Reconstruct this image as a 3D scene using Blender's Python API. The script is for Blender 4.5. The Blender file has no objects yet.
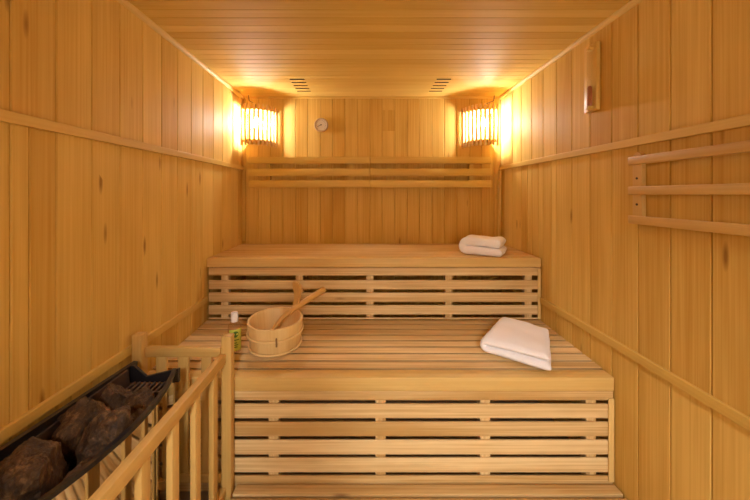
import bpy, bmesh, math, random
from mathutils import Vector, Matrix, noise
random.seed(7)
C = bpy.context.scene.collection
PI = math.pi
F, PX, PY, EYE = 334.0, 364.0, 194.5, 1.27
XL, XR, YB, YF, ZC = -0.946, 1.065, 2.60, -0.75, 2.030

# ------------------------------------------------------------------ materials
def new_mat(name):
    m = bpy.data.materials.new(name); m.use_nodes = True
    nt = m.node_tree
    return m, nt, nt.nodes, nt.links, nt.nodes['Principled BSDF']

def wood(name, light, dark, rough=0.5, streak=0.5, knots=0.0, bump=0.12, var=0.5, spec=0.35, coat=0.0):
    m, nt, N, L, b = new_mat(name)
    g = N.new('ShaderNodeAttribute'); g.attribute_name = 'g'
    r = N.new('ShaderNodeAttribute'); r.attribute_name = 'r'
    def mp(s):
        n = N.new('ShaderNodeMapping'); n.inputs['Scale'].default_value = s
        L.new(g.outputs['Vector'], n.inputs['Vector']); return n
    def nz(vec, scale, det, dist=0.0):
        n = N.new('ShaderNodeTexNoise'); n.inputs['Scale'].default_value = scale
        n.inputs['Detail'].default_value = det; n.inputs['Distortion'].default_value = dist
        L.new(vec.outputs['Vector'], n.inputs['Vector']); return n
    def math_(op, a, bb, clamp=False):
        n = N.new('ShaderNodeMath'); n.operation = op; n.use_clamp = clamp
        for i, v in enumerate((a, bb)):
            if isinstance(v, (int, float)): n.inputs[i].default_value = v
            else: L.new(v, n.inputs[i])
        return n.outputs[0]
    fine = nz(mp((1.8, 130, 130)), 1.0, 3, 0.2)
    band = nz(mp((0.6, 9, 9)), 1.0, 2, 0.9)
    blot = nz(mp((2.2, 5, 5)), 1.0, 2)
    f = math_('ADD', math_('MULTIPLY', fine.outputs['Fac'], 0.6), math_('MULTIPLY', band.outputs['Fac'], 0.5))
    f = math_('MULTIPLY', math_('SUBTRACT', f, 0.55), 2.6 * streak)
    f = math_('ADD', f, math_('MULTIPLY', math_('SUBTRACT', blot.outputs['Fac'], 0.5), 0.6))
    f = math_('ADD', f, math_('MULTIPLY', math_('SUBTRACT', r.outputs['Fac'], 0.5), 2 * var))
    f = math_('ADD', f, 0.5, True)
    mx = N.new('ShaderNodeMix'); mx.data_type = 'RGBA'
    mx.inputs['A'].default_value = (*dark, 1); mx.inputs['B'].default_value = (*light, 1)
    L.new(f, mx.inputs['Factor'])
    col = mx.outputs['Result']
    if knots > 0:
        v = N.new('ShaderNodeTexVoronoi'); v.inputs['Scale'].default_value = 1.0
        L.new(mp((5.5, 24, 24)).outputs['Vector'], v.inputs['Vector'])
        sz = N.new('ShaderNodeSeparateColor'); L.new(v.outputs['Color'], sz.inputs['Color'])
        pick = math_('GREATER_THAN', sz.outputs['Red'], 1 - knots)
        k = N.new('ShaderNodeMapRange'); k.inputs['From Min'].default_value = 0.27; k.inputs['From Max'].default_value = 0.08
        L.new(v.outputs['Distance'], k.inputs['Value'])
        kf = math_('MULTIPLY', math_('MULTIPLY', k.outputs['Result'], pick), 0.75)
        m2 = N.new('ShaderNodeMix'); m2.data_type = 'RGBA'
        L.new(kf, m2.inputs['Factor']); L.new(col, m2.inputs['A'])
        m2.inputs['B'].default_value = (dark[0] * .38, dark[1] * .26, dark[2] * .2, 1)
        col = m2.outputs['Result']
    L.new(col, b.inputs['Base Color'])
    b.inputs['Roughness'].default_value = rough
    b.inputs['Specular IOR Level'].default_value = spec
    b.inputs['Coat Weight'].default_value = coat
    bp = N.new('ShaderNodeBump'); bp.inputs['Strength'].default_value = bump; bp.inputs['Distance'].default_value = 0.002
    L.new(fine.outputs['Fac'], bp.inputs['Height']); L.new(bp.outputs['Normal'], b.inputs['Normal'])
    return m

def plain(name, col, rough=0.5, metal=0.0, bump=0.0, bscale=60, spec=0.5, vary=0.0):
    m, nt, N, L, b = new_mat(name)
    b.inputs['Base Color'].default_value = (*col, 1)
    b.inputs['Roughness'].default_value = rough; b.inputs['Metallic'].default_value = metal
    b.inputs['Specular IOR Level'].default_value = spec
    tc = N.new('ShaderNodeTexCoord')
    n = N.new('ShaderNodeTexNoise'); n.inputs['Scale'].default_value = bscale; n.inputs['Detail'].default_value = 4
    L.new(tc.outputs['Object'], n.inputs['Vector'])
    if bump:
        bp = N.new('ShaderNodeBump'); bp.inputs['Strength'].default_value = bump; bp.inputs['Distance'].default_value = 0.003
        L.new(n.outputs['Fac'], bp.inputs['Height']); L.new(bp.outputs['Normal'], b.inputs['Normal'])
    if vary:
        mx = N.new('ShaderNodeMix'); mx.data_type = 'RGBA'
        mx.inputs['A'].default_value = (*[c * (1 - vary) for c in col], 1)
        mx.inputs['B'].default_value = (*[min(1, c * (1 + vary)) for c in col], 1)
        L.new(n.outputs['Fac'], mx.inputs['Factor']); L.new(mx.outputs['Result'], b.inputs['Base Color'])
    return m

def emit(name, col, s):
    m = bpy.data.materials.new(name); m.use_nodes = True
    N = m.node_tree.nodes; N.clear()
    e = N.new('ShaderNodeEmission'); e.inputs['Color'].default_value = (*col, 1); e.inputs['Strength'].default_value = s
    o = N.new('ShaderNodeOutputMaterial'); m.node_tree.links.new(e.outputs[0], o.inputs[0])
    return m

def clear(name, tint, gloss=0.08):
    m = bpy.data.materials.new(name); m.use_nodes = True
    N = m.node_tree.nodes; L = m.node_tree.links; N.clear()
    t = N.new('ShaderNodeBsdfTransparent'); t.inputs['Color'].default_value = (*tint, 1)
    gl = N.new('ShaderNodeBsdfGlossy'); gl.inputs['Roughness'].default_value = 0.04
    lw = N.new('ShaderNodeLayerWeight'); lw.inputs['Blend'].default_value = .5
    pw = N.new('ShaderNodeMath'); pw.operation = 'POWER'; pw.inputs[1].default_value = 3.0; L.new(lw.outputs['Facing'], pw.inputs[0])
    fr = N.new('ShaderNodeMath'); fr.operation = 'MULTIPLY_ADD'; fr.inputs[1].default_value = .5; fr.inputs[2].default_value = .04; L.new(pw.outputs[0], fr.inputs[0])
    mx = N.new('ShaderNodeMixShader'); o = N.new('ShaderNodeOutputMaterial')
    L.new(fr.outputs[0], mx.inputs[0]); L.new(t.outputs[0], mx.inputs[1]); L.new(gl.outputs[0], mx.inputs[2])
    L.new(mx.outputs[0], o.inputs[0])
    return m

M = {}
M['wall'] = wood('wall panelling wood', (.77, .54, .152), (.56, .325, .064), .6, .65, .08, .08, .28, .12)
M['wall2'] = wood('streaky wall panelling wood', (.77, .54, .152), (.56, .325, .064), .6, .8, .02, .08, .30, .12)
M['ceil'] = wood('ceiling panelling wood', (.76, .55, .15), (.62, .395, .08), .6, .6, .0, .08, .42, .15)
M['trim'] = wood('trim wood', (.75, .53, .145), (.61, .385, .08), .5, .5, 0, .08, .3, .25)
M['bench'] = wood('bench wood', (.83, .63, .32), (.54, .33, .11), .5, 1.15, .07, .25, .22, .3)
M['nose'] = wood('bench edge wood', (.79, .57, .225), (.61, .39, .11), .5, .7, .05, .12, .35, .3)
M['rest'] = wood('backrest wood', (.72, .50, .13), (.57, .355, .07), .5, .6, 0, .1, .35, .25)
M['fence'] = wood('guard rail wood', (.68, .45, .145), (.52, .31, .078), .5, .6, .02, .1, .35, .3)
M['pale'] = wood('pale bucket pine', (.84, .64, .30), (.72, .49, .19), .45, .6, .0, .08, .45)
M['ladle'] = wood('oiled ladle wood', (.80, .53, .19), (.64, .37, .10), .4, .5, .0, .08, .3)
M['clasp'] = wood('dark clasp wood', (.34, .19, .07), (.22, .11, .035), .5, .5)
M['timer'] = wood('timer pine', (.82, .58, .16), (.66, .41, .09), .42, .5, .12, .08, .3)
M['black'] = plain('black enamel', (.014, .013, .015), .32, .0, .15, 250, .6)
M['steel'] = plain('polished steel', (.60, .56, .50), .06, 1.0)
M['iron'] = plain('dull grate steel', (.16, .12, .10), .45, .8)
M['dark'] = plain('dark cavity', (.02, .014, .01), .9)
M['towel'] = plain('white terry cloth', (.93, .92, .93), .95, 0, .5, 420, .1)
M['floor'] = plain('floor tile', (.34, .24, .15), .5, 0, .1, 20, .4, .2)
M['bounce_tile'] = plain('pale light bounce tile', (.72, .64, .52), .5, 0, .05, 20)
M['hall'] = plain('hall plaster', (.75, .70, .63), .8)
M['dial'] = plain('thermometer dial', (.62, .56, .46), .5)
M['brass'] = plain('thermometer ring', (.62, .47, .33), .35, .6)
M['ink'] = plain('dark print', (.05, .04, .03), .6)
M['sand'] = plain('red brown sand', (.42, .14, .05), .9, 0, .3, 600)
M['glass'] = clear('clear glass', (.985, .985, .975))
M['liquid'] = clear('rosy clear liquid', (.97, .90, .85))
M['cap'] = plain('white plastic cap', (.80, .76, .72), .4)
M['label'] = plain('yellow green label', (.55, .60, .09), .5, 0, 0, 60, .4, .12)
M['logo'] = plain('dark green print', (.06, .17, .02), .5)
M['bulb'] = emit('lit bulb', (1.0, .97, .97), 600)
M['panel'] = emit('added lobby light panel', (1.0, .90, .76), 8)
M['bolt'] = plain('dark screw head', (.08, .05, .03), .4, .7)
M['cable'] = plain('brown cable', (.10, .05, .025), .5)

def thin_wood(name):
    m = wood(name, (.82, .62, .30), (.70, .47, .18), .5, .5, 0, .05, .3, .2)
    N = m.node_tree.nodes; L = m.node_tree.links
    t = N.new('ShaderNodeBsdfTranslucent'); t.inputs['Color'].default_value = (.80, .50, .20, 1)
    mx = N.new('ShaderNodeMixShader'); mx.inputs[0].default_value = .22
    o = [n for n in N if n.type == 'OUTPUT_MATERIAL'][0]
    L.new(N['Principled BSDF'].outputs[0], mx.inputs[1]); L.new(t.outputs[0], mx.inputs[2]); L.new(mx.outputs[0], o.inputs[0])
    return m
M['slat'] = thin_wood('thin lamp slat wood')
def stone_mat():
    m, nt, N, L, b = new_mat('sauna stone')
    tc = N.new('ShaderNodeTexCoord')
    n1 = N.new('ShaderNodeTexNoise'); n1.inputs['Scale'].default_value = 26; n1.inputs['Detail'].default_value = 8; n1.inputs['Roughness'].default_value = .7
    n2 = N.new('ShaderNodeTexNoise'); n2.inputs['Scale'].default_value = 90; n2.inputs['Detail'].default_value = 5
    cr = N.new('ShaderNodeValToRGB')
    e = cr.color_ramp.elements
    e[0].position = .34; e[0].color = (.018, .010, .006, 1)
    e[1].position = .72; e[1].color = (.32, .185, .075, 1)
    x = cr.color_ramp.elements.new(.55); x.color = (.088, .044, .016, 1)
    L.new(tc.outputs['Object'], n1.inputs['Vector']); L.new(tc.outputs['Object'], n2.inputs['Vector'])
    L.new(n1.outputs['Fac'], cr.inputs['Fac']); L.new(cr.outputs['Color'], b.inputs['Base Color'])
    b.inputs['Roughness'].default_value = .62
    ad = N.new('ShaderNodeMath'); ad.operation = 'ADD'
    L.new(n1.outputs['Fac'], ad.inputs[0]); L.new(n2.outputs['Fac'], ad.inputs[1])
    bp = N.new('ShaderNodeBump'); bp.inputs['Strength'].default_value = .9; bp.inputs['Distance'].default_value = .006
    L.new(ad.outputs[0], bp.inputs['Height']); L.new(bp.outputs['Normal'], b.inputs['Normal'])
    return m
M['stone'] = stone_mat()

# ------------------------------------------------------------------ mesh builder
class MB:
    def __init__(s): s.v, s.f, s.g, s.r = [], [], [], []
    def add(s, verts, faces, g=None, r=None, mat=None):
        o = len(s.v)
        off = Vector((random.uniform(0, 40), random.uniform(0, 40), random.uniform(0, 40)))
        rr = random.random() if r is None else r
        for i, p in enumerate(verts):
            p = Vector(p)
            s.g.append((Vector(g[i]) if g else p) + off)
            s.r.append(rr[i] if isinstance(rr, list) else rr)
            s.v.append(mat @ p if mat else p)
        s.f += [[o + k for k in fc] for fc in faces]
    def box(s, x0, x1, y0, y1, z0, z1, bev=0.0, seg=1, mat=None, r=None, grain=None):
        bm = bmesh.new()
        c = ((x0 + x1) / 2, (y0 + y1) / 2, (z0 + z1) / 2); d = (x1 - x0, y1 - y0, z1 - z0)
        bmesh.ops.create_cube(bm, size=1)
        for v in bm.verts: v.co = Vector((c[i] + v.co[i] * d[i] for i in range(3)))
        if bev > 0:
            bmesh.ops.bevel(bm, geom=bm.edges[:], offset=min(bev, min(d) * .49), segments=seg, profile=.5, affect='EDGES')
        ax = d.index(max(d)) if grain is None else grain
        order = [ax] + [i for i in range(3) if i != ax]
        bm.verts.index_update()
        vs = [v.co.copy() for v in bm.verts]
        s.add(vs, [[v.index for v in f.verts] for f in bm.faces], [Vector((p[order[0]], p[order[1]], p[order[2]])) for p in vs], r, mat)
        bm.free(); return s
    def tube(s, pts, rad, n=12, flat=1.0, cap=True, r=None):
        pts = [Vector(p) for p in pts]; rads = rad if isinstance(rad, (list, tuple)) else [rad] * len(pts)
        vs, gs, fs = [], [], []
        up = Vector((0, 0, 1)); L = 0
        for i, p in enumerate(pts):
            t = (pts[min(i + 1, len(pts) - 1)] - pts[max(i - 1, 0)]).normalized()
            if abs(t.dot(up)) > .97: up = Vector((1, 0, 0))
            a = t.cross(up).normalized(); b = a.cross(t).normalized()
            if i: L += (p - pts[i - 1]).length
            for k in range(n):
                th = 2 * PI * k / n
                vs.append(p + a * math.cos(th) * rads[i] + b * math.sin(th) * rads[i] * flat)
                gs.append((L, math.cos(th) * rads[i], math.sin(th) * rads[i]))
        for i in range(len(pts) - 1):
            for k in range(n):
                fs.append([i * n + k, i * n + (k + 1) % n, (i + 1) * n + (k + 1) % n, (i + 1) * n + k])
        if cap:
            fs.append(list(range(n))[::-1]); fs.append([(len(pts) - 1) * n + k for k in range(n)])
        s.add(vs, fs, gs, r); return s
    def lathe(s, prof, c=(0, 0, 0), n=48, mat=None, groove=0, sx=1, sy=1, vertical_grain=True):
        """prof: list of (radius, z); groove: number of staves"""
        vs, gs, rs, fs = [], [], [], []
        st = [random.random() for _ in range(max(groove, 1))]
        for (ra, z) in prof:
            for k in range(n):
                th = 2 * PI * k / n
                q = ra
                if groove and (k % (n // groove)) == 0: q = ra - .0012 if ra > 0 else ra
                vs.append(Vector((c[0] + q * math.cos(th) * sx, c[1] + q * math.sin(th) * sy, c[2] + z)))
                j = k // (n // groove) if groove else 0
                gs.append((z, th * .13 + j * 3.7, j * 1.3)); rs.append(st[j % len(st)])
        m = len(prof)
        for i in range(m - 1):
            for k in range(n):
                a, b_, c_, d = i * n + k, i * n + (k + 1) % n, (i + 1) * n + (k + 1) % n, (i + 1) * n + k
                fs.append([a, b_, c_, d])
        if prof[0][0] > 1e-6: fs.append(list(range(n))[::-1])
        if prof[-1][0] > 1e-6: fs.append([(m - 1) * n + k for k in range(n)])
        s.add(vs, fs, gs, rs, mat); return s
    def prism(s, poly, axis, a0, a1, mat=None, g=None):
        """poly in the two other axes (in xyz order), extruded along axis"""
        vs = []
        for a in (a0, a1):
            for (u, v) in poly:
                p = [u, v]; p.insert(axis, a); vs.append(Vector(p))
        n = len(poly)
        fs = [list(range(n))[::-1], list(range(n, 2 * n))]
        for k in range(n): fs.append([k, (k + 1) % n, n + (k + 1) % n, n + k])
        s.add(vs, fs, None, None, mat); return s
    def build(s, name, mat, parent=None, origin=(0, 0, 0), smooth=None):
        me = bpy.data.meshes.new(name)
        o3 = Vector(origin)
        me.from_pydata([tuple(p - o3) for p in s.v], [], s.f)
        a = me.attributes.new('g', 'FLOAT_VECTOR', 'POINT'); a.data.foreach_set('vector', [k for p in s.g for k in p])
        b = me.attributes.new('r', 'FLOAT', 'POINT'); b.data.foreach_set('value', s.r)
        bm = bmesh.new(); bm.from_mesh(me); bmesh.ops.recalc_face_normals(bm, faces=bm.faces[:]); bm.to_mesh(me); bm.free()
        me.materials.append(M[mat] if isinstance(mat, str) else mat)
        ob = bpy.data.objects.new(name, me); C.objects.link(ob)
        if parent is None: ob.location = o3
        else: ob.parent = parent
        if smooth is not None:
            for p in me.polygons: p.use_smooth = True
            me.set_sharp_from_angle(angle=math.radians(smooth))
        return ob

def tag(o, label, cat, group=None, kind=None):
    o['label'] = label; o['category'] = cat
    if group: o['group'] = group
    if kind: o['kind'] = kind
    return o
def thing(name, label, cat, loc, group=None):
    o = bpy.data.objects.new(name, None); C.objects.link(o); o.location = loc
    o.empty_display_size = .1
    return tag(o, label, cat, group)
def struct(o):
    o['kind'] = 'structure'; return o
def part(mb, name, mat, root, smooth=None, label=None):
    """a part (or sub-part) of a thing whose root stands at root.location"""
    top = root
    while top.parent: top = top.parent
    o = mb.build(name, mat, root, top.location, smooth)
    if label: o['label'] = label
    return o

# ------------------------------------------------------------------ room shell
TIERS = ((0.0, .645), (.645, 1.474), (1.474, ZC))
def side_wall(name, x, sgn, first, pitch):
    """boards run vertically; inner face at x, thickness outwards (sgn)"""
    mb = MB()
    a, b = sorted((x + sgn * .018, x + sgn * .05))
    mb.box(a, b, YF - .05, YB + .05, -.05, ZC + .05)
    for ti, (z0, z1) in enumerate(TIERS):
        ys = []
        y = first - pitch * 20
        while y < YB:
            ys.append(y); y += pitch
            if ti < 2 and random.random() < .22: ys.append(y - pitch * .62)
        ys = sorted(k for k in ys if YF < k < YB - .015); ys = [YF] + ys + [YB]
        for y0, y1 in zip(ys, ys[1:]):
            a, b = sorted((x, x + sgn * .0175))
            mb.box(a, b, y0 + .0010, y1 - .0010, z0, z1, .0030, 1, grain=2)
    return struct(mb.build(name, 'wall' if sgn < 0 else 'wall2'))
side_wall('wall_left', XL, -1, .894, .1335)
side_wall('wall_right', XR, 1, 1.024, .1375)

mb = MB()
mb.box(XL - .05, XR + .05, YB + .018, YB + .05, -.05, ZC + .05)
x = -.63 - .0965 * 3; xs = [XL]
while x < XR - .02:
    if x > XL + .02: xs.append(x)
    x += .0965
xs.append(XR)
for x0, x1 in zip(xs, xs[1:]):
    if x0 < .17 < x1:      # one board pieced together from three lengths, the middle one darker
        rr = .35
        mb.box(x0 + .0007, x1 - .0007, YB, YB + .0175, 0, 1.765, .0018, 1, grain=2, r=.5)
        mb.box(x0 + .0007, x1 - .0007, YB, YB + .0175, 1.765, 1.928, .0018, 1, grain=2, r=.16)
        mb.box(x0 + .0007, x1 - .0007, YB, YB + .0175, 1.928, ZC, .0018, 1, grain=2, r=.4)
    else:
        mb.box(x0 + .0007, x1 - .0007, YB, YB + .0175, 0, ZC, .0026, 1, grain=2)
struct(mb.build('wall_back', 'wall2'))

# ceiling boards run across the room; the two vents are slots cut in the board edges
VENTS = ((-.494, -.392), (.479, .578))
mb = MB()
edges = [2.195 + .0632 * k for k in range(-60, 8)]
edges = [YF] + [e for e in edges if YF + .02 < e < YB - .01] + [YB]
slots = [2.195 + .0632 * k for k in range(5)]
for y0, y1 in zip(edges, edges[1:]):
    rr = random.random()
    if any(abs(y0 - s_) < 1e-4 for s_ in slots):
        cur = XL
        for (v0, v1) in VENTS:
            mb.box(cur, v0, y0 + .0004, y1 - .0004, ZC, ZC + .0175, .0, 1, grain=0, r=rr)
            mb.box(v0, v1, y0 + .020, y1 - .0004, ZC, ZC + .0175, .0, 1, grain=0, r=rr)
            cur = v1
        mb.box(cur, XR, y0 + .0004, y1 - .0004, ZC, ZC + .0175, .0, 1, grain=0, r=rr)
    else:
        mb.box(XL, XR, y0 + .0004, y1 - .0004, ZC, ZC + .0175, .0022, 1, grain=0, r=rr)
# backing above the boards, open over the vents
for (x0, x1) in ((XL - .05, VENTS[0][0]), (VENTS[0][1], VENTS[1][0]), (VENTS[1][1], XR + .05)):
    mb.box(x0, x1, YF - .05, YB + .05, ZC + .018, ZC + .05)
for (x0, x1) in VENTS:
    mb.box(x0, x1, YF - .05, 2.17, ZC + .018, ZC + .05); mb.box(x0, x1, 2.474, YB + .05, ZC + .018, ZC + .05)
struct(mb.build('ceiling', 'ceil'))
for (v0, v1), side in zip(VENTS, ('left', 'right')):
    mb = MB()       # open-bottomed duct with a flange resting on the boards
    z0, z1 = ZC + .0185, ZC + .11
    y0, y1 = 2.172, 2.472
    x0, x1 = v0 + .001, v1 - .001
    mb.box(x0, x0 + .003, y0, y1, z0, z1); mb.box(x1 - .003, x1, y0, y1, z0, z1)
    mb.box(x0 + .003, x1 - .003, y0, y0 + .003, z0, z1); mb.box(x0 + .003, x1 - .003, y1 - .003, y1, z0, z1)
    mb.box(x0 + .003, x1 - .003, y0 + .003, y1 - .003, z1 - .003, z1)
    for s_ in slots: mb.box(x0 + .0005, x1 - .0005, s_ + .0150, s_ + .0195, ZC + .0006, ZC + .0184)  # dark strips paint shade onto the far edge of each slot
    o = mb.build('ceiling_vent', 'dark', None, ((v0 + v1) / 2, 2.32, z0))
    tag(o, 'row of five dark vent slots cut in the ceiling, the %s one of the two' % side, 'vent', 'ceiling vents')

mb = MB()
mb.box(XL - .05, XR + .05, YF - 2.6, YB + .05, -.05, 0)
struct(mb.build('floor', 'floor'))
mb = MB(); mb.box(XL - .59, XR + .59, YF - 2.45, YF - .06, .0005, .012); struct(mb.build('floor_lobby_bounce', 'bounce_tile'))  # unseen pale sheet added to bounce lobby light up to the ceiling

# rails and cornices
def trim(n, boxes, bev=.0022):
    mb = MB()
    for b in boxes: mb.box(*b, bev, 2)
    return struct(mb.build('trim_%d' % n, 'trim'))
trim(1, [(XL + .0003, XL + .014, YF, YB - .001, 1.459, 1.490)])
trim(2, [(XR - .014, XR - .0003, YF, YB - .001, 1.459, 1.490)])
trim(3, [(XL + .0003, XL + .014, YF, 1.995, .628, .662)])
trim(4, [(XR - .014, XR - .0003, YF, 1.995, .622, .656)])
def cornice(n, x, s):
    mb = MB()
    poly = [(x + s * .0005, ZC - .0005), (x + s * .020, ZC - .0005), (x + s * .020, ZC - .006), (x + s * .015, ZC - .012), (x + s * .008, ZC - .018), (x + s * .0005, ZC - .020)]
    mb.prism(poly, 1, YF, YB - .001)
    mb.g = [Vector((p.y, p.x, p.z)) for p in mb.v]
    return struct(mb.build('trim_%d' % n, 'trim', smooth=50))
cornice(5, XL, 1); cornice(6, XR, -1)
trim(7, [(XL + .021, XR - .021, YB - .014, YB - .0005, ZC - .014, ZC - .0005)])
trim(8, [(XL + .0005, XL + .024, YB - .012, YB - .0005, .91, 1.455)], .003)
trim(9, [(XR - .024, XR - .0005, YB - .012, YB - .0005, .91, 1.455)], .003)

# front wall behind the camera: a glazed timber front with a door, and an unseen lobby added for front light
DZ = 1.95
WL = .64  # unseen solid width, set to shade the heater and its guard
mb = MB()
for k in range(5): mb.box(XL + WL * k / 5, XL + WL * (k + 1) / 5, YF - .05, YF, 0, ZC, .002, 1, grain=2)
mb.box(XR - .09, XR, YF - .05, YF, 0, ZC, .002, 1, grain=2)
mb.box(XL + WL, XR - .09, YF - .05, YF, DZ, ZC, .002, 1, grain=0)
struct(mb.build('wall_front', 'wall'))
def glazed(name, x0, x1):
    mb = MB()
    for b in ((x0, x0 + .05, .003, DZ - .002), (x1 - .05, x1, .003, DZ - .002)): mb.box(b[0], b[1], YF - .045, YF - .005, b[2], b[3], .003, 1)
    mb.box(x0 + .0505, x1 - .0505, YF - .045, YF - .005, DZ - .06, DZ - .002, .003, 1)
    mb.box(x0 + .0505, x1 - .0505, YF - .045, YF - .005, .003, .07, .003, 1)
    d = struct(mb.build(name, 'trim'))
    mb = MB(); mb.box(x0 + .051, x1 - .051, YF - .029, YF - .021, .071, DZ - .061)
    mb.build('pane', 'glass', d); return d
ST = -.02  # stile placed to cast a shade band on the lower riser
glazed('added_window_1', XL + WL + .002, ST - .001)  # unseen side glazing added to let in more front fill
door = glazed('door_1', ST + .001, XR - .092)
mb = MB()
hx = ST + .075
mb.tube([(hx, YF - .006, 1.0), (hx, YF + .04, 1.0), (hx, YF + .05, 1.02), (hx, YF + .05, 1.23), (hx, YF + .04, 1.25), (hx, YF - .006, 1.25)], .011, 12)
mb.build('door_handle', 'fence', door, smooth=50)
HY = YF - 2.5
for nm, b in (('wall_lobby_back', (XL - .6, XR + .6, HY - .05, HY, 0, 2.5)),
              ('wall_lobby_left', (XL - .65, XL - .6, HY, YF - .05, 0, 2.5)),
              ('wall_lobby_right', (XR + .6, XR + .65, HY, YF - .05, 0, 2.5)),
              ('ceiling_lobby', (XL - .6, XR + .6, HY, YF - .05, 2.5, 2.55))):
    mb = MB(); mb.box(*b); struct(mb.build(nm, 'hall'))
LX = .16
mb = MB(); mb.box(LX - .18, LX + .18, HY + .4, HY + 1.5, 2.455, 2.499, .004, 1)
t = mb.build('added_ceiling_light', 'cap', None, (LX, HY + .95, 2.455)); tag(t, 'unseen flat white light panel added in an assumed lobby behind the glazed door', 'lamp')  # unseen panel added as the source of the front light
mb = MB(); mb.box(LX - .15, LX + .15, HY + .43, HY + 1.47, 2.450, 2.4545)
part(mb, 'diffuser', 'panel', t)

# ------------------------------------------------------------------ benches
TILT = .020 / .6
def seat_z(y): return .494 + TILT * (y - 1.4146)
def bench(name, label, y0, y1, zt, riser_y, boards, nose_h, battens, tilt, x0r, post):
    root = thing(name, label, 'bench', ((XL + XR) / 2, (y0 + y1) / 2, 0))
    rot = Matrix.Translation((0, y0, zt)) @ Matrix.Rotation(math.atan(tilt), 4, 'X') @ Matrix.Translation((0, -y0, -zt))
    xa, xb = XL + .003, XR - .003
    nw = .062
    seat = MB(); n = 8
    p = (y1 - .004 - y0 - nw - .006) / n
    for k in range(n):
        a = y0 + nw + .006 + p * k
        gp = .006 if tilt else .0028
        a0, b0 = a + gp, a + p - gp      # slats undercut below their top edges
        pr = [(a0, zt - .0012), (a0 + .0012, zt), (b0 - .0012, zt), (b0, zt - .0012), (b0 - .009, zt - .011), (b0 - .009, zt - .024), (a0 + .009, zt - .024), (a0 + .009, zt - .011)]
        seat.prism(pr, 0, xa, xb, rot)
    part(seat, 'seat', 'bench', root, 40)
    no = MB(); no.box(xa, xb, y0, y0 + nw, zt - nose_h, zt, .005, 2, rot)
    part(no, 'front_edge', 'nose', root, 40)
    ri = MB()
    for (za, zb) in boards: ri.box(x0r, XR - .004, riser_y, riser_y + .010, za, zb, .003, 2)
    part(ri, 'riser', 'bench', root, 40)
    for bx in battens:
        b = MB(); b.box(bx - .022, bx + .022, riser_y + .0103, riser_y + .047, boards[-1][0], zt - nose_h - .003, .002, 1)
        part(b, 'batten', 'bench', root)
    pm = MB(); pm.box(post[0], post[1], riser_y - .008, riser_y - .0005, post[2], post[3], .003, 2)
    part(pm, 'end_post', 'nose', root, 40)
    # joists under the seat, set back in the dark
    for jx in (XL + .03, .06, XR - .03):
        j = MB(); j.box(jx - .02, jx + .02, y0 + nw + .01, y1 - .01, zt - .075, zt - .027, .002, 1)
        part(j, 'joist', 'bench', root)
    return root
bench('upper_bench', 'upper slatted wooden bench along the back wall, holding one towel', 2.000, YB - .002, .888, 2.010,
      [(.782, .830), (.699, .754), (.623, .679), (.547, .603), (.518, .528)], .054, (-.842, -.39, .036, .513, .994), .0, XL + .010, (1.043, 1.061, .522, .825))
bench('lower_bench', 'lower slatted wooden bench with bucket, bottle and towel on it', 1.4146, 2.018, .494, 1.422,
      [(.393, .4325), (.3165, .3775), (.2395, .3005), (.162, .223), (.086, .147), (.004, .0705)], .060, (-.84, -.388, .071, .52, .974), TILT, XL + .006, (1.037, 1.061, .05, .404))

# duckboard on the floor
root = thing('duckboard', 'low slatted wooden duckboard on the floor in front of lower bench', 'floor mat', (.25, .7, 0))
dk = MB(); y = 1.364
while y > -.5:
    dk.box(-.538, XR - .006, y, y + .049, .024, .046, .004, 2); y -= .0655
part(dk, 'deck', 'bench', root, 40)
for bx in (-.47, -.17, .13, .43, .72, 1.0):
    b = MB(); b.box(bx - .02, bx + .02, -.45, 1.405, .0005, .0238, .002, 1); part(b, 'batten', 'bench', root)

# ------------------------------------------------------------------ backrests on the back wall
def backrest(label, xa, xb, spacers):
    root = thing('backrest', label, 'backrest', ((xa + xb) / 2, YB, 1.336), 'slatted backrests on the back wall')
    s = F / 2.53
    for (ya, yb) in ((156.8, 163.6), (168.6, 176.0), (180.2, 187.4)):
        r_ = MB(); r_.box(xa, xb, 2.53, 2.548, EYE - (yb - PY) / s, EYE - (ya - PY) / s, .004, 2)
        part(r_, 'rail', 'rest', root, 40)
    c_ = MB(); c_.box(xa, xb, 2.5485, YB - .0125, 1.5575, EYE - (156.8 - PY) / s, .003, 2); part(c_, 'cap', 'rest', root, 40)
    for sx in spacers:
        m_ = MB(); m_.box(sx - .016, sx + .016, 2.5483, YB - .0125, 1.332, 1.557, .002, 1)
        part(m_, 'spacer', 'rest', root)
bs = 2.53 / F
backrest('left half of the long slatted wooden backrest on back wall', (248.2 - PX) * bs, (370 - PX) * bs - .001, [(p - PX) * bs for p in (267, 351)])
backrest('right half of the long slatted wooden backrest on back wall', (370 - PX) * bs + .001, (491.5 - PX) * bs, [(p - PX) * bs for p in (389, 472)])

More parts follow.
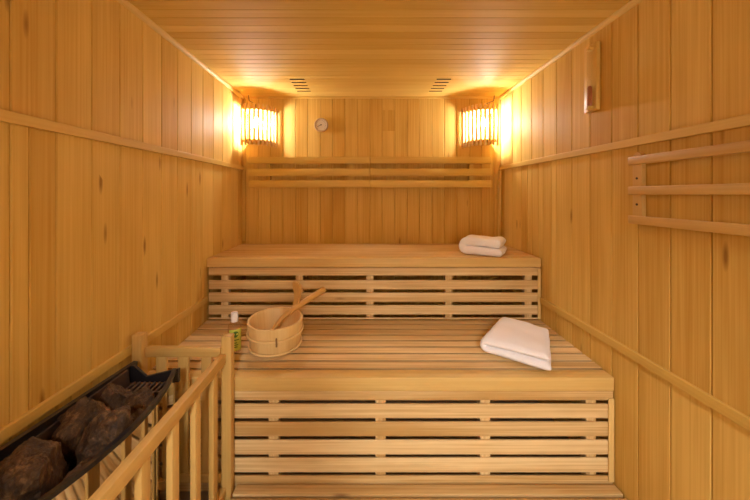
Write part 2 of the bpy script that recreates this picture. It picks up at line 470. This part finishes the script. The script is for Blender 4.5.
# ------------------------------------------------------------------ corner lamps
def corner_lamp(label, A, B, C1, C2, bulb, wallx, wire):
    zb, zt = 1.630, 1.936
    corner = Vector((wallx, YB))
    s_ = 1 if wallx < 0 else -1
    root = thing('corner_lamp', label, 'lamp', (bulb[0], bulb[1], zb), 'slatted corner lamps')
    A, B, C1, C2 = Vector(A), Vector(B), Vector(C1), Vector(C2)
    def bez(t): return A * (1 - t) ** 3 + C1 * 3 * t * (1 - t) ** 2 + C2 * 3 * t * t * (1 - t) + B * t ** 3
    def tan(t):
        e = 1e-3; return (bez(min(1, t + e)) - bez(max(0, t - e))).normalized()
    ctr = Vector((wallx + s_ * .03, YB - .03))
    N_ = 10
    for k in range(N_):
        t = (k + .12) / (N_ - .76)
        p = bez(t); d = tan(t); n = Vector((d.y, -d.x))
        if n.dot(p - ctr) < 0: n = -n
        mt = Matrix(((d.x, n.x, 0, p.x), (d.y, n.y, 0, p.y), (0, 0, 1, 0), (0, 0, 0, 1)))
        sl = MB(); sl.box(-.0078, .0078, 0, .010, zb, zt, .002, 2, mt)
        part(sl, 'slat', 'slat', root, 40)
    # top and bottom panels that close the shade
    pts = [bez(i / 16) for i in range(17)]
    ins = [p + (ctr - p).normalized() * .0012 for p in pts]
    endc = [Vector((B.x, YB - .0135)), Vector((A.x, YB - .0135))]
    poly = [tuple(p) for p in ins] + [tuple(endc[0])] + [tuple(endc[1])]
    poly = [q for i, q in enumerate(poly) if i == 0 or (Vector(q) - Vector(poly[i - 1])).length > 1e-4]
    m_ = MB(); m_.prism(poly, 2, 1.894, 1.910); part(m_, 'top_panel', 'rest', root, 40)
    m_ = MB(); m_.prism(poly, 2, 1.662, 1.676); part(m_, 'bottom_panel', 'rest', root, 40)
    bk = MB(); bx0, bx1 = sorted((A.x, B.x))
    bk.box(bx0, bx1, YB - .0125, YB - .0007, 1.655, 1.915, .002, 1); part(bk, 'back_panel', 'rest', root)
    bu = MB(); bu.lathe([(.0, 1.772), (.012, 1.774), (.024, 1.784), (.029, 1.80), (.027, 1.816), (.018, 1.835), (.013, 1.845), (.0, 1.846)], (bulb[0], bulb[1], 0), 24)
    part(bu, 'bulb', 'bulb', root, 60)
    so = MB(); so.lathe([(.0, 1.8465), (.016, 1.8465), (.018, 1.8935), (.0, 1.8935)], (bulb[0], bulb[1], 0), 20); part(so, 'socket', 'cap', root, 40)
    ca = MB(); ca.tube([(bulb[0], bulb[1], 1.911), (bulb[0] - s_ * .004, bulb[1] + .01, 1.95), (wire[0], wire[1], 1.985), (wire[0] - s_ * .01, wire[1] + .012, ZC - .001)], .0032, 8)
    part(ca, 'cable', 'cable', root, 60)
corner_lamp('lit slatted wooden lamp in the left back corner, nearer the thermometer', (-.684, 2.584), (-.900, 2.455), (-.70, 2.47), (-.80, 2.40), (-.815, 2.515), XL, (-.875, 2.545))
corner_lamp('lit slatted wooden lamp in the right back corner above the towels', (.772, 2.584), (.984, 2.463), (.79, 2.47), (.88, 2.405), (.905, 2.515), XR, (.99, 2.55))

# ------------------------------------------------------------------ thermometer
tc_ = Vector((-.333, YB - .0007, 1.797 + .012))
root = thing('thermometer', 'small round thermometer hung on the back wall', 'thermometer', tc_)
RX = Matrix.Translation(tc_) @ Matrix.Rotation(PI / 2, 4, 'X')
r_ = MB(); r_.lathe([(.0, .0), (.054, .0), (.054, .012), (.051, .017), (.046, .017), (.044, .012), (.0, .012)], n=40, mat=RX); part(r_, 'case', 'brass', root, 35)
d_ = MB(); d_.lathe([(.0, .0122), (.0435, .0122), (.0435, .0128), (.0, .0128)], n=40, mat=RX); dial = part(d_, 'dial', 'dial', root, 35)
k_ = MB()
for i in range(15):
    th = math.radians(225 - 270 * i / 14)
    k_.box(.032, .040, -.0008, .0008, .0129, .0132, mat=RX @ Matrix.Rotation(th, 4, 'Z'))
part(k_, 'scale', 'ink', dial)
n_ = MB(); n_.box(-.008, .030, -.0016, .0016, .0133, .0145, mat=RX @ Matrix.Rotation(math.radians(205), 4, 'Z')); n_.lathe([(0, .0133), (.005, .0133), (.005, .0155), (0, .0155)], n=16, mat=RX)
part(n_, 'needle', 'ink', root)

# ------------------------------------------------------------------ sand timer on the right wall
root = thing('sand_timer', 'wooden sand timer with glass tube of brown sand on right wall', 'sand timer', (XR, 1.515, 1.655))
b_ = MB(); x1 = XR - .0005; x0 = XR - .022
b_.box(x0, x1, 1.500, 1.585, 1.652, 1.962, .006, 2, grain=2); board = part(b_, 'board', 'timer', root, 40)
for z0, z1 in ((1.656, 1.670), (1.925, 1.943)):
    c_ = MB(); c_.box(x0 - .026, x0 - .0005, 1.508, 1.536, z0, z1, .004, 2); part(c_, 'tube_holder', 'timer', root, 40)
g_ = MB(); cx, cy = x0 - .0145, 1.522
prof = [(.0, 1.692), (.009, 1.692), (.0105, 1.70), (.0105, 1.795), (.008, 1.808), (.002, 1.818), (.008, 1.828), (.0105, 1.841), (.0105, 1.935), (.009, 1.943), (.0, 1.943)]
prof = [(r0, z0 - .020) for r0, z0 in prof]; g_.lathe(prof, (cx, cy, 0), 24); part(g_, 'glass_tube', 'glass', root, 60)
s_ = MB(); s_.lathe([(.0, 1.674), (.0078, 1.674), (.0095, 1.682), (.0095, 1.757), (.006, 1.763), (.0, 1.766)], (cx, cy, 0), 20); part(s_, 'sand', 'sand', root, 60)

# ------------------------------------------------------------------ rail rack on the right wall
root = thing('wall_rack', 'three rail wooden rack screwed to right wall under the rail', 'rack', (XR, .78, 1.16))
for z in (1.400, 1.285, 1.173):
    m_ = MB(); m_.box(1.030, 1.0475, .28, 1.306, z - .0155, z + .0155, .003, 2); part(m_, 'rail', 'fence', root, 40)
for y in (1.282, .32):
    m_ = MB()
    poly = [(y - .021, 1.158), (y + .021, 1.158), (y + .021, 1.415), (y + .014, 1.428), (y, 1.433), (y - .014, 1.428), (y - .021, 1.415)]
    m_.prism(poly, 0, 1.048, XR - .0005); m_.g = [Vector((p.z, p.y, p.x)) for p in m_.v]
    up = part(m_, 'upright', 'fence', root)
    for z in (1.332, 1.232):
        q = MB(); q.lathe([(0, 0), (.0045, 0), (.0045, .002), (0, .002)], n=12, mat=Matrix.Translation((1.048, y, z)) @ Matrix.Rotation(-PI / 2, 4, 'Y')); part(q, 'screw', 'bolt', up)

# ------------------------------------------------------------------ heater guard
root = thing('heater_guard', 'wooden baluster rail fence around the stone heater', 'guard rail', (-.75, .9, 0))
FX = -.565
def post(x, y, h):
    m_ = MB(); m_.box(x - .02, x + .02, y - .02, y + .02, .0005, h, .003, 2); part(m_, 'post', 'fence', root, 40)
post(FX, 1.386, .688); post(XL + .034, 1.358, .705); post(FX, .33, .688); post(XL + .034, .33, .705)
def rail(b): m_ = MB(); m_.box(*b, .0022, 2); part(m_, 'rail', 'fence', root, 40)
YR = 1.372
rail((XL + .0545, FX - .0205, YR - .012, YR + .012, .606, .645))
rail((XL + .0545, FX - .0205, YR - .012, YR + .012, .095, .130))
rail((FX - .026, FX + .0, .3505, 1.3655, .578, .618))
rail((FX - .026, FX + .0, .3505, 1.3655, .032, .070))
rail((XL + .0545, FX - .0205, .318, .342, .606, .645)); rail((XL + .0545, FX - .0205, .318, .342, .095, .130))
def bal(x0, x1, y0, y1, z0, z1): m_ = MB(); m_.box(x0, x1, y0, y1, z0, z1, .003, 2); part(m_, 'baluster', 'fence', root, 40)
for y in (.46, .60, .735, .872, 1.010, 1.146, 1.281): bal(FX - .023, FX - .003, y - .019, y + .019, .0705, .5775)
for px in (162, 184, 207):
    x = (px - PX) * YR / F
    bal(x - .0205, x + .0205, YR - .009, YR + .009, .1305, .6055)
    bal(x - .0205, x + .0205, .321, .339, .1305, .6055)

# ------------------------------------------------------------------ heater with stones
HC = .96
def fx(y): return -.650 - .058 * ((y - HC) / .3) ** 2
root = thing('sauna_heater', 'black rimmed steel sauna heater full of stones by left wall', 'heater', (-.78, HC, 0))
ys = [HC - .3 + .6 * i / 24 for i in range(25)]
def curved(mb, off0, off1, z0, z1):
    """a curved strip between two offsets from the front line"""
    po = [(fx(y) - off0, y) for y in ys] + [(fx(y) - off1, y) for y in reversed(ys)]
    mb.prism(po, 2, z0, z1); return mb
m_ = MB(); curved(m_, .004, .008, .16, .6015); m_.box(-.884, fx(HC + .3) - .009, HC - .3, HC - .296, .16, .6015); m_.box(-.884, fx(HC + .3) - .009, HC + .288, HC + .292, .16, .560)
part(m_, 'body', 'steel', root, 40, 'polished steel casing')
m_ = MB(); curved(m_, .0, .014, .602, .615); m_.box(-.884, fx(HC - .3), HC - .312, HC - .3005, .602, .615, .003, 2)
part(m_, 'rim', 'black', root, 40)
m_ = MB()
poly = [(-.8835, .622), (-.868, .622), (-.824, .582), (-.700, .612), (-.700, .561), (-.8835, .561)]
m_.prism(poly, 1, HC + .3005, HC + .312); part(m_, 'end_plate', 'black', root)
m_ = MB(); m_.prism([(HC - .312, .10), (HC + .345, .10), (HC + .345, .620), (HC - .312, .655)], 0, -.900, -.8845)
part(m_, 'back_plate', 'black', root, 40)
m_ = MB(); po = [(fx(y) - .0165, y) for y in ys if y < HC + .285] + [(-.884, HC + .284), (-.884, HC - .295)]
po = [(x, max(HC - .295, y)) for x, y in po]; m_.prism(po, 2, .44, .452); part(m_, 'stone_tray', 'dark', root)
# sloping inner wall under the back plate
m_ = MB(); m_.prism([(-.8843, .452), (-.8843, .618), (-.877, .618), (-.857, .4525)], 1, HC - .29, HC + .283); part(m_, 'inner_wall', 'iron', root)
m_ = MB()
for k in range(8):
    x = -.852 + .0185 * k
    m_.box(x - .004, x + .004, 1.185, 1.244, .566, .574, .001, 1)
m_.box(-.866, -.715, 1.178, 1.186, .560, .573); m_.box(-.866, -.715, 1.2365, 1.2445, .560, .5655)
part(m_, 'grate', 'iron', root)
for x in (-.86, -.74):
    for y in (HC - .24, HC + .24):
        m_ = MB(); m_.tube([(x, y, .0005), (x, y, .1595)], .014, 14); part(m_, 'leg', 'black', root, 50)
m_ = MB()
for k in range(7): m_.box(-.88, -.72, HC + .2925, HC + .2945, .19 + .045 * k, .205 + .045 * k)
part(m_, 'louvre', 'dark', root)

STONES = [((-.798, .800), (.068, .120), 1, .4, .676, 'big brown heater stone nearest the viewer, at the bottom left picture edge'),
          ((-.828, .980), (.052, .090), 22, -.1, .668, 'long cracked brown heater stone against the black back plate'),
          ((-.722, .955), (.070, .095), 3, .15, .664, 'large dark pointed stone in the middle of the heater'),
          ((-.820, 1.105), (.060, .070), 14, .3, .650, 'rough brown stone by the back plate, next to the grate bars'),
          ((-.742, 1.118), (.055, .050), 5, .5, .612, 'small dark stone below the grate, by the curved front rim'),
          ((-.690, 1.020), (.030, .062), 36, .1, .610, 'narrow rounded stone tucked against the curved front rim'),
          ((-.706, .822), (.044, .066), 7, -.1, .608, 'small low stone between the nearest stone and the front rim')]
def stone(i):
    c, (sx, sy), seed, rotz, ztop, label = STONES[i]
    rng = random.Random(seed)
    bm = bmesh.new(); bmesh.ops.create_icosphere(bm, subdivisions=6, radius=1)
    planes = []
    for _ in range(16):
        d = Vector((rng.gauss(0, 1), rng.gauss(0, 1), rng.gauss(0, .8))).normalized(); planes.append((d, rng.uniform(.60, .86)))
    mt = Matrix.Rotation(rotz, 3, 'Z') @ Matrix.Rotation(rng.uniform(-.25, .25), 3, 'X') @ Matrix.Diagonal(Vector((sx * 1.14, sy * 1.14, .1)))
    so = Vector((seed * 3.1, seed * 1.7, 0))
    for v in bm.verts:
        p = v.co.copy()
        for d, h in planes:
            k = p.dot(d)
            if k > h: p -= d * (k - h) * .95
        n = p.copy()
        p *= 1 + .13 * noise.noise(n * 2.0 + so) + .07 * noise.noise(n * 4.6 + so) + .035 * noise.noise(n * 11 + so) + .02 * noise.noise(n * 26 + so)
        cr = abs(noise.noise(n * 1.5 + so * 2))
        if cr < .035: p *= .955 + .045 * (cr / .035) ** .5
        v.co = mt @ p
    zmin = min(v.co.z for v in bm.verts); zmax = max(v.co.z for v in bm.verts)
    zb = .4525; sc = (ztop - zb) / (zmax - zmin)
    c2 = Vector(c)
    for v in bm.verts: v.co.z = (v.co.z - zmin) * sc
    for v in bm.verts[:] * 2:
        q = Vector((v.co.x, v.co.y))
        for j, o in enumerate(STONES):      # stones lean on each other: flatten where the neighbour begins
            if j == i: continue
            d = Vector(o[0]) - c2; L = d.length; d /= L
            r1 = math.hypot(sx * d.x, sy * d.y); r2 = math.hypot(o[1][0] * d.x, o[1][1] * d.y)
            lim = max(L * r1 / (r1 + r2), 0) - .001
            k = q.dot(d)
            if k > lim: q -= d * (k - lim)
        wx, wy = q.x + c2.x, q.y + c2.y
        zz = v.co.z + zb
        wy = min(max(wy, HC - .285), 1.176 if zz > .55 else HC + .28)
        lo = -.855 if zz < .625 else -.880
        wx = min(max(wx, lo), fx(wy) - .0165)
        v.co.x, v.co.y = wx - c2.x, wy - c2.y
    bm.verts.index_update()
    mb = MB(); mb.add([v.co + Vector((c[0], c[1], zb)) for v in bm.verts], [[v.index for v in f.verts] for f in bm.faces])
    bm.free()
    o = mb.build('heater_stone', 'stone', None, (c[0], c[1], zb), smooth=35)
    tag(o, label, 'stone', 'stones in the heater')
for i in range(len(STONES)): stone(i)

# ------------------------------------------------------------------ bucket, ladle, bottle
bc = Vector((-.450, 1.703)); bz = seat_z(bc.y) + .0036
root = thing('sauna_bucket', 'round pale wooden bucket on lower bench with ladle inside', 'bucket', (bc.x, bc.y, bz))
H = .136
tl = Matrix.Translation((bc.x, bc.y, bz)) @ Matrix.Rotation(math.atan(TILT), 4, 'X') @ Matrix.Diagonal((1, 1.12, 1, 1))
m_ = MB(); m_.lathe([(.0, .0), (.119, .0), (.1215, .004), (.1365, H - .003), (.135, H), (.126, H), (.1245, H - .003), (.1105, .018), (.0, .018)], n=128, groove=16, mat=tl)
body = part(m_, 'staves', 'pale', root, 35)
def hoop(z, name='hoop'):
    ra = .1215 + (.1365 - .1215) * z / H
    m_ = MB(); n = 64; vs, gs, fs = [], [], []
    for k in range(n):
        th = 2 * PI * k / n
        for j in range(8):
            a = 2 * PI * j / 8
            rr = ra + .0052 + .0052 * math.cos(a); zz = z + .0058 * math.sin(a) + .001 * math.sin(3 * th)
            vs.append((rr * math.cos(th), rr * math.sin(th), zz)); gs.append((th * .13, rr, zz))
    for k in range(n):
        for j in range(8): fs.append([k * 8 + j, ((k + 1) % n) * 8 + j, ((k + 1) % n) * 8 + (j + 1) % 8, k * 8 + (j + 1) % 8])
    m_.add(vs, fs, gs, .8, tl)
    return part(m_, name, 'pale', root, 60)
hoop(.078); hoop(.012)
th = math.radians(-72)      # wooden clasp where the middle hoop locks
mt = tl @ Matrix.Rotation(th, 4, 'Z') @ Matrix.Translation((.1305, 0, .078))
m_ = MB(); m_.box(.0, .0125, -.004, .004, -.020, .018, .002, 2, mt); part(m_, 'hoop_clasp', 'clasp', root, 40)
# the tall grip stave at the back
th = math.radians(55)
mt = tl @ Matrix.Rotation(th, 4, 'Z') @ Matrix.Translation((.1305, 0, 0))
vs, fs = [], []
prof = [(.128, .020), (.16, .017), (.19, .017), (.215, .021), (.240, .025), (.262, .027), (.275, .024), (.282, .016)]
for (z, w) in prof:
    bow = .012 * ((z - .128) / .15) + .010 * math.sin((z - .128) / .15 * PI)
    for (dx, dy) in ((-.007, -w), (.007, -w), (.008, 0), (.007, w), (-.007, w), (-.006, 0)): vs.append((dx + bow, dy, z))
for i in range(len(prof) - 1):
    for k in range(6): fs.append([i * 6 + k, i * 6 + (k + 1) % 6, i * 6 + 6 + (k + 1) % 6, i * 6 + 6 + k])
fs.append([0, 1, 2, 3, 4, 5]); fs.append([(len(prof) - 1) * 6 + k for k in range(6)][::-1])
m_ = MB(); m_.add(vs, fs, [(v[2], v[1], v[0]) for v in vs], None, mt); part(m_, 'grip_stave', 'ladle', root, 45)

P = Vector((-.359, 1.817, .665)); D = Vector((.076, .067, .034))
root = thing('ladle', 'wooden ladle with a thick handle leaning out of the bucket', 'ladle', P - D * 1.6 - Vector((0, 0, .06)))
m_ = MB(); ts = [-1.45, -1.0, -.3, .5, 1.2, 1.62, 1.70, 1.725]; rs = [.012, .0135, .016, .018, .020, .020, .017, .009]
dz = [-.042, -.016, -.002, 0, 0, 0, 0, 0]
m_.tube([P + D * t + Vector((0, 0, h)) for t, h in zip(ts, dz)], rs, 16, .8); part(m_, 'handle', 'ladle', root, 45)
m_ = MB(); q = P - D * 1.75 - Vector((0, 0, .055)); tz = Matrix.Translation(q) @ Matrix.Rotation(math.radians(20), 4, 'Y')
m_.lathe([(.0, -.020), (.018, -.019), (.028, -.010), (.032, .008), (.0295, .009), (.026, -.008), (.016, -.015), (.0, -.016)], n=32, mat=tz); part(m_, 'bowl', 'ladle', root, 45)

bp = Vector((-.634, 1.635)); bz = seat_z(bp.y) + .0016
root = thing('bottle', 'small clear bottle with green label and white cap beside bucket', 'bottle', (bp.x, bp.y, bz))
m_ = MB(); m_.lathe([(.0, .0), (.026, .0), (.030, .004), (.031, .012), (.031, .118), (.029, .130), (.022, .140), (.016, .145), (.0, .1455)], (bp.x, bp.y, bz), 40); bb = part(m_, 'body', 'liquid', root, 50)
m_ = MB(); m_.lathe([(.0, .146), (.0165, .146), (.0175, .149), (.0165, .188), (.014, .191), (.0, .191)], (bp.x, bp.y, bz), 32); part(m_, 'cap', 'cap', root, 50, 'white cap')
def shell(mb, a0, a1, z0, z1, ra, n=20, ell=False):
    vs, fs = [], []
    if not ell:
        for i in range(n + 1):
            a = math.radians(a0 + (a1 - a0) * i / n)
            for rr in (ra, ra + .0005):
                for z in (z0, z1): vs.append((bp.x + rr * math.cos(a), bp.y + rr * math.sin(a), bz + z))
        for i in range(n):
            o = i * 4
            fs += [[o + 2, o + 6, o + 7, o + 3], [o, o + 1, o + 5, o + 4], [o, o + 4, o + 6, o + 2], [o + 1, o + 3, o + 7, o + 5]]
        fs += [[0, 2, 3, 1], [n * 4, n * 4 + 1, n * 4 + 3, n * 4 + 2]]
    else:
        am, zm, ha, hz = (a0 + a1) / 2, (z0 + z1) / 2, (a1 - a0) / 2, (z1 - z0) / 2
        for rr in (ra, ra + .0004):
            vs.append((bp.x + rr * math.cos(math.radians(am)), bp.y + rr * math.sin(math.radians(am)), bz + zm))
            for i in range(n):
                t = 2 * PI * i / n; a = math.radians(am + ha * math.cos(t))
                vs.append((bp.x + rr * math.cos(a), bp.y + rr * math.sin(a), bz + zm + hz * math.sin(t)))
        for i in range(n):
            j = (i + 1) % n; o = n + 1
            fs += [[0, 1 + j, 1 + i], [o, o + 1 + i, o + 1 + j], [1 + i, 1 + j, o + 1 + j, o + 1 + i]]
    mb.add(vs, fs); return mb
lb = part(shell(MB(), -118, 10, .014, .116, .0312), 'label', 'label', root, 50, 'yellow green paper label')
m_ = shell(MB(), -86, -34, .078, .108, .0318, 24, True); part(m_, 'logo', 'logo', lb)
m_ = MB()
for z, a0, a1 in ((.064, -92, -30), (.050, -96, -48), (.040, -84, -36), (.030, -90, -44)): shell(m_, a0, a1, z, z + .004, .0318, 10)
part(m_, 'printed_lines', 'logo', lb)

# ------------------------------------------------------------------ towels
def towel(label, c, z, ang, Lu, Lv, t, seed, skew=0.0, gap=.002, taper=0.0):
    """a thick strip folded once at -u; layers lie on each other, swept along v"""
    rng = random.Random(seed); so = Vector((seed * 5.3, seed * 2.1, 0))
    nu, nv = 64, 26
    R = t / 2 + gap / 2
    ce = []           # centreline (u, z) and normal
    flat = Lu - R - t * .5
    total = 2 * flat + PI * R
    for i in range(nu + 1):
        s = total * i / nu
        if s < flat: ce.append((Lu / 2 - s, t / 2, 0, 1))
        elif s < flat + PI * R:
            a = (s - flat) / R
            ce.append((Lu / 2 - flat - R * math.sin(a), t / 2 + R - R * math.cos(a), math.sin(a), math.cos(a)))
        else:
            q = s - flat - PI * R
            ce.append((Lu / 2 - flat + q * .965, t / 2 + 2 * R, 0, -1))
    vs, idx = [], {}
    for side in (0, 1):
        for i, (u, zz, nx, nz_) in enumerate(ce):
            for j in range(nv + 1):
                v = -Lv / 2 + Lv * j / nv
                ev = min(j, nv - j) / 3.0; ei = min(i, nu - i) / 3.0
                k = min(1, math.sqrt(max(0, 1 - (1 - min(1, ev)) ** 2)) ) * min(1, math.sqrt(max(0, 1 - (1 - min(1, ei)) ** 2)))
                k = .28 + .72 * k
                h = t / 2 * k * (1 if side == 0 else -1)
                # normal points into the fold for side 0
                pu, pz = u + nx * h, zz + nz_ * h
                w = Vector((pu * 9, v * 9, pz * 22)) + so
                d = .0065 * noise.noise(w) + .0022 * noise.noise(w * 2.6)
                top = max(0, min(1, pz / (2 * t)))
                pz += d * (.25 + .75 * top) + .004 * top * math.sin(pu * 17 + v * 9 + seed)
                pu += .006 * noise.noise(Vector((v * 11, pz * 30, seed))) 
                v2 = v + skew * pu + .006 * noise.noise(Vector((pu * 10, pz * 40, seed * 2.2)))
                if pz > t * 1.05: v2 += .004
                pu -= taper * max(0, pu / (Lu / 2)) * v
                idx[side, i, j] = len(vs); vs.append(Vector((pu, v2, max(pz, 0.0))))
    fs = []
    for i in range(nu):
        for j in range(nv):
            a, b_, c_, d_ = (i, j), (i + 1, j), (i + 1, j + 1), (i, j + 1)
            fs.append([idx[0, *q] for q in (a, b_, c_, d_)]); fs.append([idx[1, *q] for q in (d_, c_, b_, a)])
    for i in range(nu):
        for j in (0, nv): fs.append([idx[0, i, j], idx[1, i, j], idx[1, i + 1, j], idx[0, i + 1, j]])
    for j in range(nv):
        for i in (0, nu): fs.append([idx[0, i, j], idx[0, i, j + 1], idx[1, i, j + 1], idx[1, i, j]])
    mt = Matrix.Translation((c[0], c[1], z)) @ Matrix.Rotation(math.radians(ang), 4, 'Z')
    mb = MB(); mb.add(vs, fs, None, None, mt)
    o = mb.build('towel', 'towel', None, (c[0], c[1], z), smooth=70)
    sub = o.modifiers.new('soft', 'SUBSURF'); sub.levels = 1; sub.render_levels = 1
    tag(o, label, 'towel', 'folded white towels')
    return o
towel('smaller folded white towel at the right end of upper bench', (.767, 2.160), .8885, -31, .266, .20, .052, 3)
tz = towel('larger folded white towel on the lower bench by right wall', (.770, 1.665), seat_z(1.665) + .0045, -39, .285, .335, .038, 8, .02, taper=.20)
tz.rotation_euler.x = math.atan(TILT)

# ------------------------------------------------------------------ camera, world, view
cam = bpy.data.cameras.new('camera'); co = bpy.data.objects.new('camera', cam); C.objects.link(co)
co.location = (0, 0, EYE); co.rotation_euler = (PI / 2, 0, 0)
cam.sensor_width = 36; cam.lens = 36 * F / 750
cam.shift_x = (375 - PX) / 750; cam.shift_y = -(250 - PY) / 750
cam.clip_start = .02
sc = bpy.context.scene; sc.camera = co
ar = bpy.data.lights.new('added_lobby_light', 'AREA'); ar.shape = 'RECTANGLE'; ar.size = .28; ar.size_y = 1.0; ar.energy = 172; ar.color = (.97, .97, 1.0)  # unseen lamp added to light the room from the front
ao = bpy.data.objects.new('added_lobby_light', ar); C.objects.link(ao); ao.location = (LX, HY + .95, 2.445); ao.rotation_euler = (0, 0, 0)
w = bpy.data.worlds.new('world'); sc.world = w; w.use_nodes = True
w.node_tree.nodes['Background'].inputs['Color'].default_value = (.9, .8, .65, 1); w.node_tree.nodes['Background'].inputs['Strength'].default_value = .02
sc.view_settings.view_transform = 'Standard'; sc.view_settings.look = 'None'
sc.view_settings.exposure = 0.06; sc.view_settings.gamma = 1.0
sc.view_settings.use_curve_mapping = False
sc.cycles.max_bounces = 12; sc.cycles.diffuse_bounces = 8; sc.cycles.transparent_max_bounces = 12
sc.cycles.sample_clamp_indirect = 6
sc.cycles.use_denoising = True
